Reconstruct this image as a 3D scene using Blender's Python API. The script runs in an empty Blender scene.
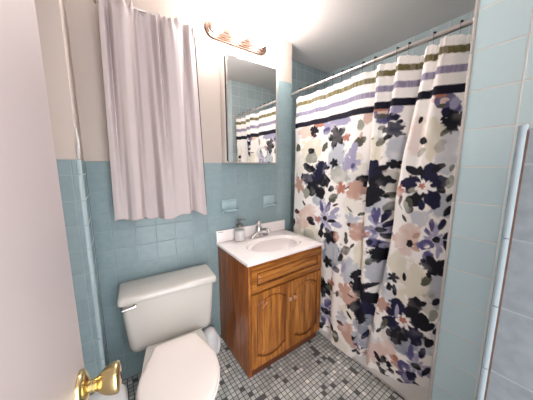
import bpy, bmesh, math, random
import numpy as np
from mathutils import Vector, Matrix

SC = bpy.context.scene
COL = SC.collection
PI = math.pi
WORLD = 2.1
BULB = 44.0
EXPO = 1.48
random.seed(7)

# ------------------------------------------------------------------ helpers
def lin(r, g, b):
    def f(c):
        c /= 255.0
        return c / 12.92 if c <= 0.04045 else ((c + 0.055) / 1.055) ** 2.4
    return (f(r), f(g), f(b), 1.0)

class NT:
    """small node-tree builder"""
    def __init__(self, name):
        self.m = bpy.data.materials.new(name)
        self.m.use_nodes = True
        self.t = self.m.node_tree
        self.t.nodes.clear()
        self.out = self.n('ShaderNodeOutputMaterial')
    def n(self, kind, **kw):
        nd = self.t.nodes.new(kind)
        for k, v in kw.items():
            setattr(nd, k, v)
        return nd
    def put(self, sock, v):
        if isinstance(v, bpy.types.NodeSocket):
            self.t.links.new(v, sock)
        elif v is not None:
            sock.default_value = v
    def math(self, op, a, b=None, c=None, clamp=False):
        nd = self.n('ShaderNodeMath', operation=op, use_clamp=clamp)
        self.put(nd.inputs[0], a)
        if b is not None: self.put(nd.inputs[1], b)
        if c is not None: self.put(nd.inputs[2], c)
        return nd.outputs[0]
    def mix(self, fac, a, b):
        nd = self.n('ShaderNodeMix', data_type='RGBA')
        self.put(nd.inputs[0], fac); self.put(nd.inputs[6], a); self.put(nd.inputs[7], b)
        return nd.outputs[2]
    def noise(self, scale, detail=3.0, vec=None, rough=0.5):
        nd = self.n('ShaderNodeTexNoise')
        nd.inputs['Scale'].default_value = scale
        nd.inputs['Detail'].default_value = detail
        nd.inputs['Roughness'].default_value = rough
        if vec is not None: self.put(nd.inputs['Vector'], vec)
        return nd.outputs['Fac']
    def ramp(self, fac, stops, interp='LINEAR'):
        nd = self.n('ShaderNodeValToRGB')
        cr = nd.color_ramp
        cr.interpolation = interp
        while len(cr.elements) < len(stops): cr.elements.new(0.5)
        for e, (p, c) in zip(cr.elements, stops):
            e.position = p; e.color = c
        self.put(nd.inputs[0], fac)
        return nd.outputs[0]
    def bump(self, h, strength=0.2, dist=0.002):
        nd = self.n('ShaderNodeBump')
        nd.inputs['Strength'].default_value = strength
        nd.inputs['Distance'].default_value = dist
        self.put(nd.inputs['Height'], h)
        return nd.outputs[0]
    def bsdf(self, col, rough=0.5, metal=0.0, normal=None, spec=None, coat=0.0, trans=0.0):
        nd = self.n('ShaderNodeBsdfPrincipled')
        self.put(nd.inputs['Base Color'], col)
        self.put(nd.inputs['Roughness'], rough)
        self.put(nd.inputs['Metallic'], metal)
        if normal is not None: self.put(nd.inputs['Normal'], normal)
        if spec is not None: nd.inputs['Specular IOR Level'].default_value = spec
        if coat: nd.inputs['Coat Weight'].default_value = coat
        if trans: nd.inputs['Transmission Weight'].default_value = trans
        return nd
    def done(self, sh):
        self.t.links.new(sh if isinstance(sh, bpy.types.NodeSocket) else sh.outputs[0], self.out.inputs[0])
        return self.m

def plain(name, rgb, rough=0.5, metal=0.0, var=0.06, scale=14.0, bump=0.0, spec=None, coat=0.0):
    t = NT(name)
    geo = t.n('ShaderNodeNewGeometry')
    nz = t.noise(scale, 4.0, geo.outputs['Position'])
    c = lin(*rgb)
    d = tuple(x * (1 - 2 * var) for x in c[:3]) + (1,)
    col = t.mix(nz, d, c)
    nrm = t.bump(t.noise(scale * 8, 3.0, geo.outputs['Position']), bump, 0.002) if bump else None
    return t.done(t.bsdf(col, rough, metal, nrm, spec, coat))

def tile_mat(name, rgb, grout, axis, ph, oh, pv, ov, gw=0.03, rough=0.22, var=0.10):
    t = NT(name)
    geo = t.n('ShaderNodeNewGeometry')
    sep = t.n('ShaderNodeSeparateXYZ')
    t.put(sep.inputs[0], geo.outputs['Position'])
    h = t.math('DIVIDE', t.math('SUBTRACT', sep.outputs[axis], oh), ph)
    v = t.math('DIVIDE', t.math('SUBTRACT', sep.outputs[2], ov), pv)
    fh = t.math('ABSOLUTE', t.math('SUBTRACT', t.math('FRACT', h), 0.5))
    fv = t.math('ABSOLUTE', t.math('SUBTRACT', t.math('FRACT', v), 0.5))
    mx = t.math('MAXIMUM', fh, fv)
    mr = t.n('ShaderNodeMapRange', interpolation_type='SMOOTHSTEP')
    t.put(mr.inputs[0], mx)
    mr.inputs[1].default_value = 0.5 - gw; mr.inputs[2].default_value = 0.5 - gw * 0.35
    g = mr.outputs[0]
    cb = t.n('ShaderNodeCombineXYZ')
    t.put(cb.inputs[0], t.math('FLOOR', h)); t.put(cb.inputs[1], t.math('FLOOR', v))
    wn = t.n('ShaderNodeTexWhiteNoise', noise_dimensions='3D')
    t.put(wn.inputs['Vector'], cb.outputs[0])
    c = lin(*rgb)
    lo = tuple(x * (1 - var) for x in c[:3]) + (1,)
    hi = tuple(min(1, x * (1 + var)) for x in c[:3]) + (1,)
    col = t.mix(wn.outputs['Value'], lo, hi)
    mot = t.noise(30.0, 4.0, geo.outputs['Position'])
    col = t.mix(t.math('MULTIPLY', mot, 0.18), col, lin(200, 212, 212))
    dirt = t.noise(6.0, 4.0, geo.outputs['Position'])
    gcol = t.mix(dirt, tuple(x * 0.72 for x in lin(*grout)[:3]) + (1,), lin(*grout))
    col = t.mix(g, col, gcol)
    wav = t.noise(9.0, 2.0, geo.outputs['Position'])
    hgt = t.math('ADD', t.math('MULTIPLY', g, -1.0), t.math('MULTIPLY', wav, 0.35))
    nrm = t.bump(hgt, 0.45, 0.003)
    r = t.math('ADD', t.math('MULTIPLY', g, 0.5), rough)
    return t.done(t.bsdf(col, r, 0.0, nrm))

# -------- mesh builders (all write into a bmesh)
def box(bm, x0, x1, y0, y1, z0, z1, bev=0.0, seg=2, mi=0):
    vs = [bm.verts.new(p) for p in ((x0,y0,z0),(x1,y0,z0),(x1,y1,z0),(x0,y1,z0),(x0,y0,z1),(x1,y0,z1),(x1,y1,z1),(x0,y1,z1))]
    fs = [bm.faces.new([vs[i] for i in q]) for q in ((3,2,1,0),(4,5,6,7),(0,1,5,4),(1,2,6,5),(2,3,7,6),(3,0,4,7))]
    for f in fs: f.material_index = mi
    if bev:
        es = list({e for f in fs for e in f.edges})
        bmesh.ops.bevel(bm, geom=es, offset=bev, segments=seg, profile=0.5, affect='EDGES')
    return fs

def loft(bm, rings, cap0=True, cap1=True, closed=True):
    R = [[bm.verts.new(p) for p in r] for r in rings]
    n = len(R[0])
    for a, b in zip(R[:-1], R[1:]):
        for i in range(n if closed else n - 1):
            j = (i + 1) % n
            bm.faces.new((a[i], a[j], b[j], b[i]))
    if cap0: bm.faces.new(list(reversed(R[0])))
    if cap1: bm.faces.new(R[-1])
    return R

def lathe(bm, prof, n=32, M=None, cap0=True, cap1=True):
    """prof: list of (radius, height) about local z, moved by matrix M"""
    M = M or Matrix.Identity(4)
    rings = [[M @ Vector((r * math.cos(2*PI*i/n), r * math.sin(2*PI*i/n), h)) for i in range(n)] for r, h in prof]
    return loft(bm, rings, cap0, cap1)

def tube(bm, pts, r, n=12, caps=True):
    pts = [Vector(p) for p in pts]
    rs = r if isinstance(r, (list, tuple)) else [r] * len(pts)
    rings = []
    up = None
    for i, p in enumerate(pts):
        d = (pts[min(i+1, len(pts)-1)] - pts[max(i-1, 0)]).normalized()
        if up is None:
            a = Vector((0,0,1)) if abs(d.z) < 0.9 else Vector((1,0,0))
            up = (a - d * a.dot(d)).normalized()
        else:
            up = (up - d * up.dot(d)).normalized()
        s = d.cross(up)
        rings.append([p + (up * math.cos(2*PI*k/n) + s * math.sin(2*PI*k/n)) * rs[i] for k in range(n)])
    return loft(bm, rings, caps, caps)

def aim(p, d):
    """matrix placing local z along d at p"""
    return Matrix.Translation(Vector(p)) @ Vector(d).normalized().to_track_quat('Z', 'Y').to_matrix().to_4x4()

def rrect(w, d, r, z, n=6, cx=0.0, cy=0.0):
    r = min(r, w/2 - 1e-4, d/2 - 1e-4)
    pts = []
    for k, (sx, sy) in enumerate(((1,1),(-1,1),(-1,-1),(1,-1))):
        for i in range(n + 1):
            a = PI/2 * (k + i / n)
            pts.append((cx + sx*(w/2 - r) + r*math.cos(a), cy + sy*(d/2 - r) + r*math.sin(a), z))
    return pts

def obj(name, bm, mat, parent=None, angle=40, weld=0.0):
    me = bpy.data.meshes.new(name)
    if weld: bmesh.ops.remove_doubles(bm, verts=bm.verts, dist=weld)
    bmesh.ops.recalc_face_normals(bm, faces=bm.faces)
    bm.to_mesh(me); bm.free()
    me.polygons.foreach_set('use_smooth', [True] * len(me.polygons))
    me.set_sharp_from_angle(angle=math.radians(angle))
    for m in (mat if isinstance(mat, (list, tuple)) else [mat]): me.materials.append(m)
    o = bpy.data.objects.new(name, me)
    COL.objects.link(o)
    if parent is not None: o.parent = parent
    return o

def thing(name, label, cat, loc=(0,0,0), rz=0.0, group=None):
    o = bpy.data.objects.new(name, None)
    COL.objects.link(o)
    o.empty_display_size = 0.05
    o.location = loc; o.rotation_euler = (0, 0, rz)
    tag(o, label, cat, group)
    return o

def tag(o, label, cat, group=None):
    o['label'] = label; o['category'] = cat
    if group: o['group'] = group
    return o

def struct(o, label=None, cat=None):
    o['kind'] = 'structure'
    if label: o['label'] = label; o['category'] = cat
    return o

def copy_tree(o, parent=None):
    c = o.copy(); COL.objects.link(c)
    if parent is not None: c.parent = parent
    for ch in list(o.children): copy_tree(ch, c)
    return c

def B(): return bmesh.new()

# ------------------------------------------------------------------ camera
F_PX = 220.34; PIT = 0.1433; ROLL = -0.0019; YAW = 0.6141
fw = Vector((math.sin(YAW)*math.cos(PIT), math.cos(YAW)*math.cos(PIT), -math.sin(PIT)))
rt = Vector((math.cos(YAW), -math.sin(YAW), 0))
up = rt.cross(fw)
r2 = rt*math.cos(ROLL) + up*math.sin(ROLL)
u2 = -rt*math.sin(ROLL) + up*math.cos(ROLL)
cam_d = bpy.data.cameras.new('camera')
cam = bpy.data.objects.new('camera', cam_d); COL.objects.link(cam)
cam.matrix_world = Matrix(((r2.x,u2.x,-fw.x,0),(r2.y,u2.y,-fw.y,0),(r2.z,u2.z,-fw.z,1.38),(0,0,0,1)))
cam_d.sensor_width = 36.0; cam_d.sensor_fit = 'HORIZONTAL'
cam_d.lens = F_PX / 533.0 * 36.0
cam_d.clip_start = 0.02
SC.camera = cam

# ------------------------------------------------------------------ key dimensions
YB = 1.577           # tiled face of the back wall
CEIL = 2.457
XR = 1.306           # tiled face of the right wall
YE = 0.333           # end wall of the bath alcove
P = 0.1186           # small tile pitch
P6 = 0.1607          # large tile pitch
XE = 1.395           # end of the back wall at the bath
WZ = 1.42            # top of the wainscot
XC = -0.111; YC = 1.319   # boxed-out wall beside the window

# ------------------------------------------------------------------ materials
M_plaster = plain('plaster_warm', (192, 179, 170), 0.75, var=0.03, scale=5, bump=0.05)
M_ceiling = plain('ceiling_paint', (236, 231, 228), 0.85, var=0.04, scale=4, bump=0.06)
M_door = plain('door_paint', (186, 175, 174), 0.45, var=0.02, scale=9, bump=0.05)
M_tile_back = tile_mat('tile_teal_back', (124, 145, 149), (152, 169, 171), 0, P, -0.02, P, 1.368, var=0.05, rough=0.34)
M_tile_chase = tile_mat('tile_teal_chase', (116, 138, 143), (152, 168, 170), 0, P, XC - 0.028 - P*5, P, 1.352, var=0.05, rough=0.34)
M_tile_chase_side = tile_mat('tile_teal_return', (136, 158, 163), (170, 182, 183), 1, P*4, 0.1, P, 1.352)
M_tile_right = tile_mat('tile_blue_large', (206, 236, 245), (240, 244, 246), 1, P6*1.03, 0.168, P6, 1.3845, gw=0.022, var=0.05)
M_tile_alc_x = tile_mat('tile_alcove_x', (160, 176, 180), (196, 206, 207), 0, P, 1.42, P, CEIL - 0.06)
M_tile_alc_y = tile_mat('tile_alcove_y', (172, 188, 193), (206, 214, 215), 1, P, 0.333, P, CEIL - 0.06)
M_tile_near = tile_mat('tile_grey_near_shaded', (86, 92, 97), (124, 129, 132), 1, P6*1.8, -0.30, P6, 1.387, gw=0.018, var=0.05)  # grey tile; the shade on this stretch is put into its low colour
M_bullnose = plain('bullnose_glaze', (158, 176, 180), 0.2, var=0.05, scale=20)
M_bullnose_pale = plain('bullnose_pale_glaze', (136, 149, 154), 0.2, var=0.05, scale=20)
M_caulk = plain('caulk_white', (214, 212, 208), 0.5, var=0.12, scale=30)
M_crack = plain('caulk_rust', (92, 66, 52), 0.8, var=0.35, scale=60)
M_porc = plain('porcelain', (202, 198, 191), 0.14, var=0.02, scale=6, coat=0.3)
M_seat = plain('seat_plastic', (240, 231, 225), 0.25, var=0.02, scale=6)
M_marble = plain('cultured_marble', (247, 239, 237), 0.18, var=0.03, scale=9, coat=0.3)
M_chrome = plain('chrome', (214, 210, 208), 0.10, 1.0, var=0.02)
M_nickel = plain('brushed_bronze_nickel', (136, 112, 102), 0.24, 1.0, var=0.10, scale=30)
M_knob = plain('warm_knob_metal', (236, 198, 166), 0.38, 0.8, var=0.05)
M_rod = plain('satin_steel', (206, 200, 197), 0.30, 1.0, var=0.05)
M_brass = plain('polished_brass', (222, 202, 148), 0.22, 1.0, var=0.12, scale=20)
M_dark = plain('dark_metal', (40, 36, 38), 0.4, 0.6, var=0.1)
M_white = plain('white_plastic', (222, 221, 222), 0.35, var=0.02)
M_cabwhite = plain('cabinet_enamel', (226, 218, 208), 0.35, var=0.03)
M_black = plain('gap_shade_black', (22, 22, 22), 0.7, var=0.1)
M_soapdish = plain('soapdish_glaze', (168, 190, 194), 0.15, var=0.05)
M_tub = plain('tub_enamel', (238, 235, 230), 0.18, var=0.02)
M_sheer = plain('window_cloth', (194, 182, 181), 0.85, var=0.03, scale=60, bump=0.05)
M_lining = plain('dark_lining', (74, 70, 74), 0.9, var=0.1, scale=40)

def mirror_mat():
    t = NT('mirror_glass')
    geo = t.n('ShaderNodeNewGeometry')
    nz = t.noise(3.0, 2.0, geo.outputs['Position'])
    return t.done(t.bsdf(t.mix(nz, (0.86,0.88,0.87,1), (0.9,0.91,0.9,1)), 0.01, 1.0))
M_mirror = mirror_mat()

def bulb_mat():
    t = NT('bulb_glow')
    e = t.n('ShaderNodeEmission')
    e.inputs[0].default_value = (1.0, 0.94, 0.90, 1)
    e.inputs[1].default_value = BULB
    return t.done(e)
M_bulb = bulb_mat()

def wood_mat(name, rgb_lo, rgb_hi, axis):
    t = NT(name)
    geo = t.n('ShaderNodeNewGeometry')
    mp = t.n('ShaderNodeMapping')
    t.put(mp.inputs[0], geo.outputs['Position'])
    s = [26.0, 26.0, 26.0]; s[axis] = 1.6
    mp.inputs['Scale'].default_value = s
    g1 = t.noise(1.6, 6.0, mp.outputs[0], 0.65)
    mp2 = t.n('ShaderNodeMapping'); t.put(mp2.inputs[0], geo.outputs['Position'])
    s2 = [150.0, 150.0, 150.0]; s2[axis] = 7.0
    mp2.inputs['Scale'].default_value = s2
    g2 = t.noise(1.0, 2.0, mp2.outputs[0])
    f = t.math('ADD', t.math('MULTIPLY', g1, 0.75), t.math('MULTIPLY', g2, 0.25))
    col = t.ramp(f, [(0.33, lin(*[c*0.74 for c in rgb_lo])), (0.46, lin(*rgb_lo)), (0.58, lin(*rgb_hi)), (0.75, lin(*[min(255,c*1.06) for c in rgb_hi]))])
    return t.done(t.bsdf(col, 0.32, 0.0, t.bump(g2, 0.12, 0.001), coat=0.15))
M_oak = wood_mat('oak_upright', (138, 80, 28), (182, 118, 52), 2)
M_oak_x = wood_mat('oak_across', (138, 80, 28), (182, 118, 52), 0)
M_oak_side = wood_mat('oak_side', (136, 70, 18), (172, 98, 32), 2)
M_oak_groove = wood_mat('oak_groove_stain_shade', (104, 56, 20), (136, 80, 34), 2)  # groove stain, with the shade of the recess painted into its dark tone
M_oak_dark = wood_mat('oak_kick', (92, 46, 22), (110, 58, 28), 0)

def floor_mat():
    t = NT('mosaic_floor')
    geo = t.n('ShaderNodeNewGeometry')
    sep = t.n('ShaderNodeSeparateXYZ'); t.put(sep.inputs[0], geo.outputs['Position'])
    p = 0.0287
    h = t.math('DIVIDE', t.math('SUBTRACT', sep.outputs[0], 1.0407), p)
    v = t.math('DIVIDE', t.math('SUBTRACT', sep.outputs[1], 1.0317), p)
    mx = t.math('MAXIMUM', t.math('ABSOLUTE', t.math('SUBTRACT', t.math('FRACT', h), 0.5)), t.math('ABSOLUTE', t.math('SUBTRACT', t.math('FRACT', v), 0.5)))
    mr = t.n('ShaderNodeMapRange', interpolation_type='SMOOTHSTEP'); t.put(mr.inputs[0], mx)
    mr.inputs[1].default_value = 0.40; mr.inputs[2].default_value = 0.45
    cb = t.n('ShaderNodeCombineXYZ'); t.put(cb.inputs[0], t.math('FLOOR', h)); t.put(cb.inputs[1], t.math('FLOOR', v))
    wn = t.n('ShaderNodeTexWhiteNoise', noise_dimensions='3D'); t.put(wn.inputs['Vector'], cb.outputs[0])
    col = t.ramp(wn.outputs['Value'], [(0.0, lin(54,56,64)), (0.05, lin(176,179,175)), (0.30, lin(190,192,189)), (0.55, lin(200,202,198)), (0.78, lin(164,168,167)), (0.92, lin(232,230,224))], 'CONSTANT')
    mot = t.noise(160.0, 3.0, geo.outputs['Position'])
    col = t.mix(t.math('MULTIPLY', mot, 0.25), col, lin(170,172,170))
    col = t.mix(mr.outputs[0], col, lin(84, 81, 75))
    nrm = t.bump(t.math('MULTIPLY', mr.outputs[0], -1.0), 0.5, 0.0015)
    return t.done(t.bsdf(col, t.math('ADD', t.math('MULTIPLY', mr.outputs[0], 0.4), 0.3), 0.0, nrm))
M_floor = floor_mat()

# ------------------------------------------------------------------ the room
bm = B(); box(bm, -0.75, 2.40, -0.5, 1.98, -0.06, 0.0)
struct(obj('floor', bm, M_floor))
bm = B(); box(bm, -0.75, 2.40, -0.5, 1.98, CEIL, CEIL + 0.06)
struct(obj('ceiling', bm, M_ceiling))

# back wall: plaster above, tile below and in a taller strip beside the bath
bm = B(); box(bm, XC - 0.02, XE, YB + 0.008, 1.93, 0, CEIL)
wb = struct(obj('wall_back', bm, M_plaster))
bm = B()
box(bm, XC - 0.02, XE + 0.004, YB, YB + 0.05, 0.0, WZ, 0.005, 2)
obj('tile_wainscot', bm, M_tile_back, wb)
bm = B()
box(bm, 1.233, XE + 0.006, YB - 0.0012, YB + 0.05, 0.003, 2.128, 0.006, 3)
obj('tile_strip', bm, M_tile_back, wb)

# boxed-out wall at the left of the window
bm = B(); box(bm, -0.72, XC, YC + 0.004, 1.93, 0, CEIL, 0.004, 2)
wc = struct(obj('wall_chase', bm, M_plaster))
bm = B()
fs = box(bm, -0.72, XC + 0.005, YC, YB - 0.002, 0.0, WZ, 0.0)
fs[3].material_index = 1; fs[1].material_index = 1
obj('tile_wainscot', bm, [M_tile_chase, M_tile_chase_side], wc)
bm = B()
for k in range(12):
    z0 = max(0.002, 1.352 - (k + 1) * P + 0.0015); z1 = 1.352 - k * P - 0.0015
    if z1 - z0 < 0.01: continue
    pr = [(XC - 0.010, YC - 0.004), (XC - 0.002, YC - 0.0045), (XC + 0.004, YC - 0.002), (XC + 0.0075, YC + 0.004), (XC + 0.008, YC + 0.012), (XC - 0.010, YC + 0.012)]
    loft(bm, [[(x, y, z) for x, y in pr] for z in (z0, z1)])
box(bm, XC - 0.010, XC + 0.008, YC - 0.004, YC + 0.012, 1.3535, WZ + 0.001, 0.003, 2)
obj('bullnose_edge', bm, M_bullnose, wc)
bm = B()
tube(bm, [(XC + 0.001, YC - 0.003, 1.425), (XC + 0.003, YC - 0.010, 1.45), (XC + 0.006, YC - 0.008, 1.50), (XC + 0.003, YC - 0.003, 1.56)], [0.004, 0.007, 0.006, 0.003], 8)
obj('peeling_caulk', bm, M_caulk, wc)

# wall behind the open door
bm = B(); box(bm, -0.75, -0.62, -0.5, YC, 0, CEIL)
struct(obj('wall_left', bm, M_plaster))

# right wall (large tiles), its far end closes the bath alcove
bm = B()
fs = box(bm, XR, 2.30, -0.5, YE, 0, CEIL)
fs[4].material_index = 1
wr = struct(obj('wall_right', bm, [M_tile_right, M_tile_alc_x]))
bm = B()
for z0, z1 in ((0.0, 0.60), (0.602, 1.22), (1.222, 1.86), (1.862, CEIL)):
    box(bm, XR - 0.003, XR + 0.010, YE - 0.010, YE + 0.003, z0, z1, 0.0025, 2)
obj('bullnose_edge', bm, M_caulk, wr)

# nearer stretch of the right wall: tiled to wainscot height with a rounded tile edge
XN, YN = 0.70, 0.08
bm = B(); box(bm, XN + 0.012, XR, -0.5, YN - 0.012, 0, CEIL)
wn_ = struct(obj('wall_near', bm, M_plaster))
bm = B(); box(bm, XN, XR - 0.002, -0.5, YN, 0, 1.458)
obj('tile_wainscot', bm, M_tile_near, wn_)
bm = B()
for k in range(10):
    z1 = 1.387 - k * P6 + (0.0 if k else 0.066); z0 = 1.387 - (k + 1) * P6 + 0.002
    if k == 0: z1 = 1.466
    z0 = max(0.001, z0)
    if z1 - z0 < 0.02: continue
    pr = [(XN - 0.001, YN - 0.0075), (XN - 0.006, YN - 0.007), (XN - 0.0075, YN - 0.002), (XN - 0.006, YN + 0.003), (XN - 0.002, YN + 0.006), (XN + 0.008, YN + 0.0065), (XN + 0.008, YN - 0.0075)]
    loft(bm, [[(x, y, z) for x, y in pr] for z in (z0, z1)])
obj('bullnose_edge', bm, M_bullnose_pale, wn_)
bm = B()
box(bm, XN - 0.0035, XN + 0.006, YN - 0.0106, YN - 0.0074, 0.0, 1.455)
obj('cracked_caulk', bm, M_crack, wn_)

# wall with the doorway
bm = B()
box(bm, -0.62, -0.30, -0.42, -0.27, 0, CEIL)
wf = struct(obj('wall_front', bm, M_plaster))
bm = B(); box(bm, -0.30, XN + 0.01, -0.42, -0.27, 2.23, CEIL)
obj('door_header', bm, M_plaster, wf)

# bath alcove
bm = B(); box(bm, XE, 2.30, 1.806, 1.93, 0, CEIL)
struct(obj('wall_alcove_back', bm, M_tile_alc_x))
bm = B(); box(bm, 2.148, 2.30, YE, 1.806, 0, CEIL)
struct(obj('wall_alcove_far', bm, M_tile_alc_y))

# ------------------------------------------------------------------ door with brass knob
E0 = Vector((-0.0825, 0.59, 0)); DD = Vector((0.1132, 0.9936, 0)); DN = Vector((0.9936, -0.1132, 0))
DOOR_W = 0.82
door = thing('door_1', 'open white painted door with a brass knob', 'door', (E0 - DD*DOOR_W)[:], math.atan2(DD.y, DD.x) - PI/2)
door['kind'] = 'structure'
bm = B(); box(bm, -0.038, 0, 0, DOOR_W, 0.012, 2.2, 0.002, 2)
obj('panel', bm, M_door, door)
KY, KZ = DOOR_W - 0.049, 0.930
bm = B()
lathe(bm, [(0.0365, 0.0), (0.0365, 0.004), (0.034, 0.008), (0.026, 0.012), (0.018, 0.015), (0.013, 0.017)], 40, aim((0, KY, KZ), (1,0,0)))
kn = obj('door_knob', bm, M_brass, door)
bm = B()
lathe(bm, [(0.0125, 0.014), (0.0125, 0.022), (0.0145, 0.0235), (0.0145, 0.026), (0.0125, 0.0275), (0.0150, 0.030), (0.0205, 0.036), (0.0260, 0.044), (0.0295, 0.053), (0.0312, 0.061), (0.0308, 0.0655), (0.0285, 0.0685), (0.020, 0.0705), (0.008, 0.071)], 40, aim((0, KY, KZ), (1,0,0)))
obj('grip', bm, M_brass, kn)
bm = B(); box(bm, 0.0705, 0.0722, KY - 0.0022, KY + 0.0022, KZ - 0.008, KZ + 0.008, 0.0005, 1)
obj('thumb_turn', bm, M_dark, kn)
bm = B(); box(bm, -0.031, -0.007, DOOR_W, DOOR_W + 0.0015, KZ - 0.03, KZ + 0.03, 0.0005, 1)
obj('latch_plate', bm, M_brass, door)
for z in (0.25, 1.1, 1.95):
    bm = B(); lathe(bm, [(0.007, -0.045), (0.007, 0.045)], 12, Matrix.Translation((-0.045, 0.004, z)))
    obj('hinge', bm, M_brass, door)

# ------------------------------------------------------------------ window curtain on its rod
bm = B()
tube(bm, [(0.012, YB + 0.008, 2.252), (0.012, 1.548, 2.252), (0.020, 1.535, 2.252), (0.035, 1.530, 2.252), (0.20, 1.530, 2.257), (0.36, 1.530, 2.262), (0.480, 1.530, 2.266), (0.495, 1.535, 2.266), (0.503, 1.548, 2.266), (0.503, YB + 0.008, 2.266)], 0.0075, 12)
tag(obj('curtain_rod', bm, M_rod), 'slim metal window rod threaded through the top of the pale grey curtain', 'curtain rod')

def fold_profile(s, t):
    """depth of the pale curtain (towards the room) across s 0..1 at height t 0 (top) .. 1 (hem)"""
    ka = np.interp(s, [0,.05,.08,.11,.2,.31,.34,.42,.51,.55,.59,.62,.72,.84,.88,.92,1], [.5,.6,-.8,.6,.9,.5,-.6,-.8,-.6,.9,-.5,.6,.8,.5,-.7,.4,0])
    kb = np.interp(s, [0,.04,.13,.15,.2,.26,.29,.37,.44,.47,.55,.65,.78,.83,.87,.93,1], [.1,.3,.2,.7,.95,.7,-.6,-.8,-.6,.9,.7,.8,.5,-.7,.4,.6,.1])
    return ka*(1-t) + kb*t
NX, NZ = 220, 120
me_v = []; me_f = []
for j in range(NZ + 1):
    t = j / NZ
    for i in range(NX + 1):
        s = i / NX
        ss = np.linspace(s-0.012, s+0.012, 5)
        d = float(np.mean(fold_profile(np.clip(ss,0,1), t)))
        x = (0.022 + 0.475*s)*(1-t) + (0.000 + 0.532*s)*t
        z0 = 2.234 + 0.014*s
        zh = 1.078 + 0.012*math.sin(s*9.0 + 0.6) - 0.018*max(0, s-0.8)/0.2 + 0.006*math.sin(s*31)
        z = z0 + (zh - z0)*t
        g = math.exp(-t*26)                       # gathers at the rod pocket
        y = 1.494 - 0.058*d*(1 - 0.6*g) - 0.012*g*math.sin(s*70 + 2*math.sin(s*19)) - 0.004*t
        z += 0.016*max(-0.3, math.sin(s*43 + 1.5*math.sin(s*23)))*max(0.0, 1 - t*22)
        y += 0.0012*math.sin(s*47 + t*3)*(1-t)
        if t < 0.03: y = min(y, 1.519)
        me_v.append((x, min(y, 1.555), z))
for j in range(NZ):
    for i in range(NX):
        a = j*(NX+1) + i
        me_f.append((a, a+1, a+NX+2, a+NX+1))
me = bpy.data.meshes.new('window_curtain'); me.from_pydata(me_v, [], me_f)
me.polygons.foreach_set('use_smooth', [True]*len(me.polygons)); me.materials.append(M_sheer)
wc_o = bpy.data.objects.new('window_curtain', me); COL.objects.link(wc_o)
sm = wc_o.modifiers.new('thickness', 'SOLIDIFY'); sm.thickness = 0.0016
tag(wc_o, 'pale grey gathered curtain hanging over the window above the toilet', 'curtain')
bm = B()
rings = []
for j in range(24):
    t = j / 23
    z = 2.235 + (1.105 - 2.235)*t
    x1 = 0.532 + 0.030*t
    rings.append([(x, 1.562 + 0.004*math.sin(x*40), z) for x in np.linspace(0.04, x1, 30)] + [(x, 1.566 + 0.004*math.sin(x*40), z) for x in np.linspace(x1, 0.04, 30)])
loft(bm, rings)
tag(obj('window_lining', bm, M_lining), 'dark grey lining cloth showing behind the edge of the pale window curtain', 'curtain')

# ------------------------------------------------------------------ vanity light
vl = thing('vanity_light', 'metal vanity light bar with three glowing globe bulbs above the mirror cabinet', 'light', (0.860, YB + 0.008, 2.334))
def stadium(L, H, y, n=14):
    r = H/2; pts = []
    for i in range(n+1):
        a = -PI/2 + PI*i/n; pts.append((L/2 - r + r*math.cos(a), y, r*math.sin(a)))
    for i in range(n+1):
        a = PI/2 + PI*i/n; pts.append((-L/2 + r + r*math.cos(a), y, r*math.sin(a)))
    return pts
bm = B()
loft(bm, [stadium(0.51 - 2*i, 0.124 - 2*i, -d) for i, d in ((0,0),(0,0.012),(0.003,0.017),(0.009,0.018),(0.010,0.024),(0.012,0.028),(0.018,0.029),(0.019,0.035),(0.022,0.039),(0.029,0.041),(0.032,0.046),(0.040,0.048),(0.047,0.0485))])
obj('backplate', bm, M_nickel, vl, 30)
for bx in (-0.170, 0.005, 0.180):
    bm = B()
    lathe(bm, [(0.026, 0.044), (0.026, 0.052), (0.022, 0.058), (0.021, 0.066), (0.019, 0.067), (0.019, 0.055)], 24, aim((bx, 0, 0.010), (0,-1,0)))
    so = obj('socket', bm, M_nickel, vl)
    bm = B()
    prof = [(0.015, 0.056)] + [(0.047*math.sin(a), 0.106 - 0.047*math.cos(a)) for a in np.linspace(0.38, PI - 0.02, 18)]
    lathe(bm, prof, 28, aim((bx, 0, 0.010), (0,-1,0)))
    obj('bulb', bm, M_bulb, so)

# ------------------------------------------------------------------ mirror cabinet
mc = thing('medicine_cabinet', 'white wall cabinet with a mirrored door below the light bar', 'cabinet', (0.92, YB, 1.42))
X0, X1, Z0, Z1 = 0.704 - 0.92, 1.135 - 0.92, 0.0, 0.727
bm = B(); box(bm, X0, X1, -0.068, 0.006, Z0, Z1, 0.003, 2); obj('body', bm, M_cabwhite, mc)
bm = B(); box(bm, X0 + 0.004, X1 - 0.012, -0.094, -0.066, Z0 + 0.012, Z1 - 0.003); obj('gap_shade', bm, M_black, mc)  # black fill that paints the shade in the gap behind the door
bm = B(); box(bm, X0 + 0.003, X1, -0.101, -0.092, Z0 + 0.001, Z1 + 0.002, 0.001, 1)
dr = obj('door', bm, M_chrome, mc)
bm = B(); box(bm, X0 + 0.007, X1 - 0.006, -0.1025, -0.1008, Z0 + 0.006, Z1 - 0.003, 0.0006, 1)
obj('mirror_glass', bm, M_mirror, dr)

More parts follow.
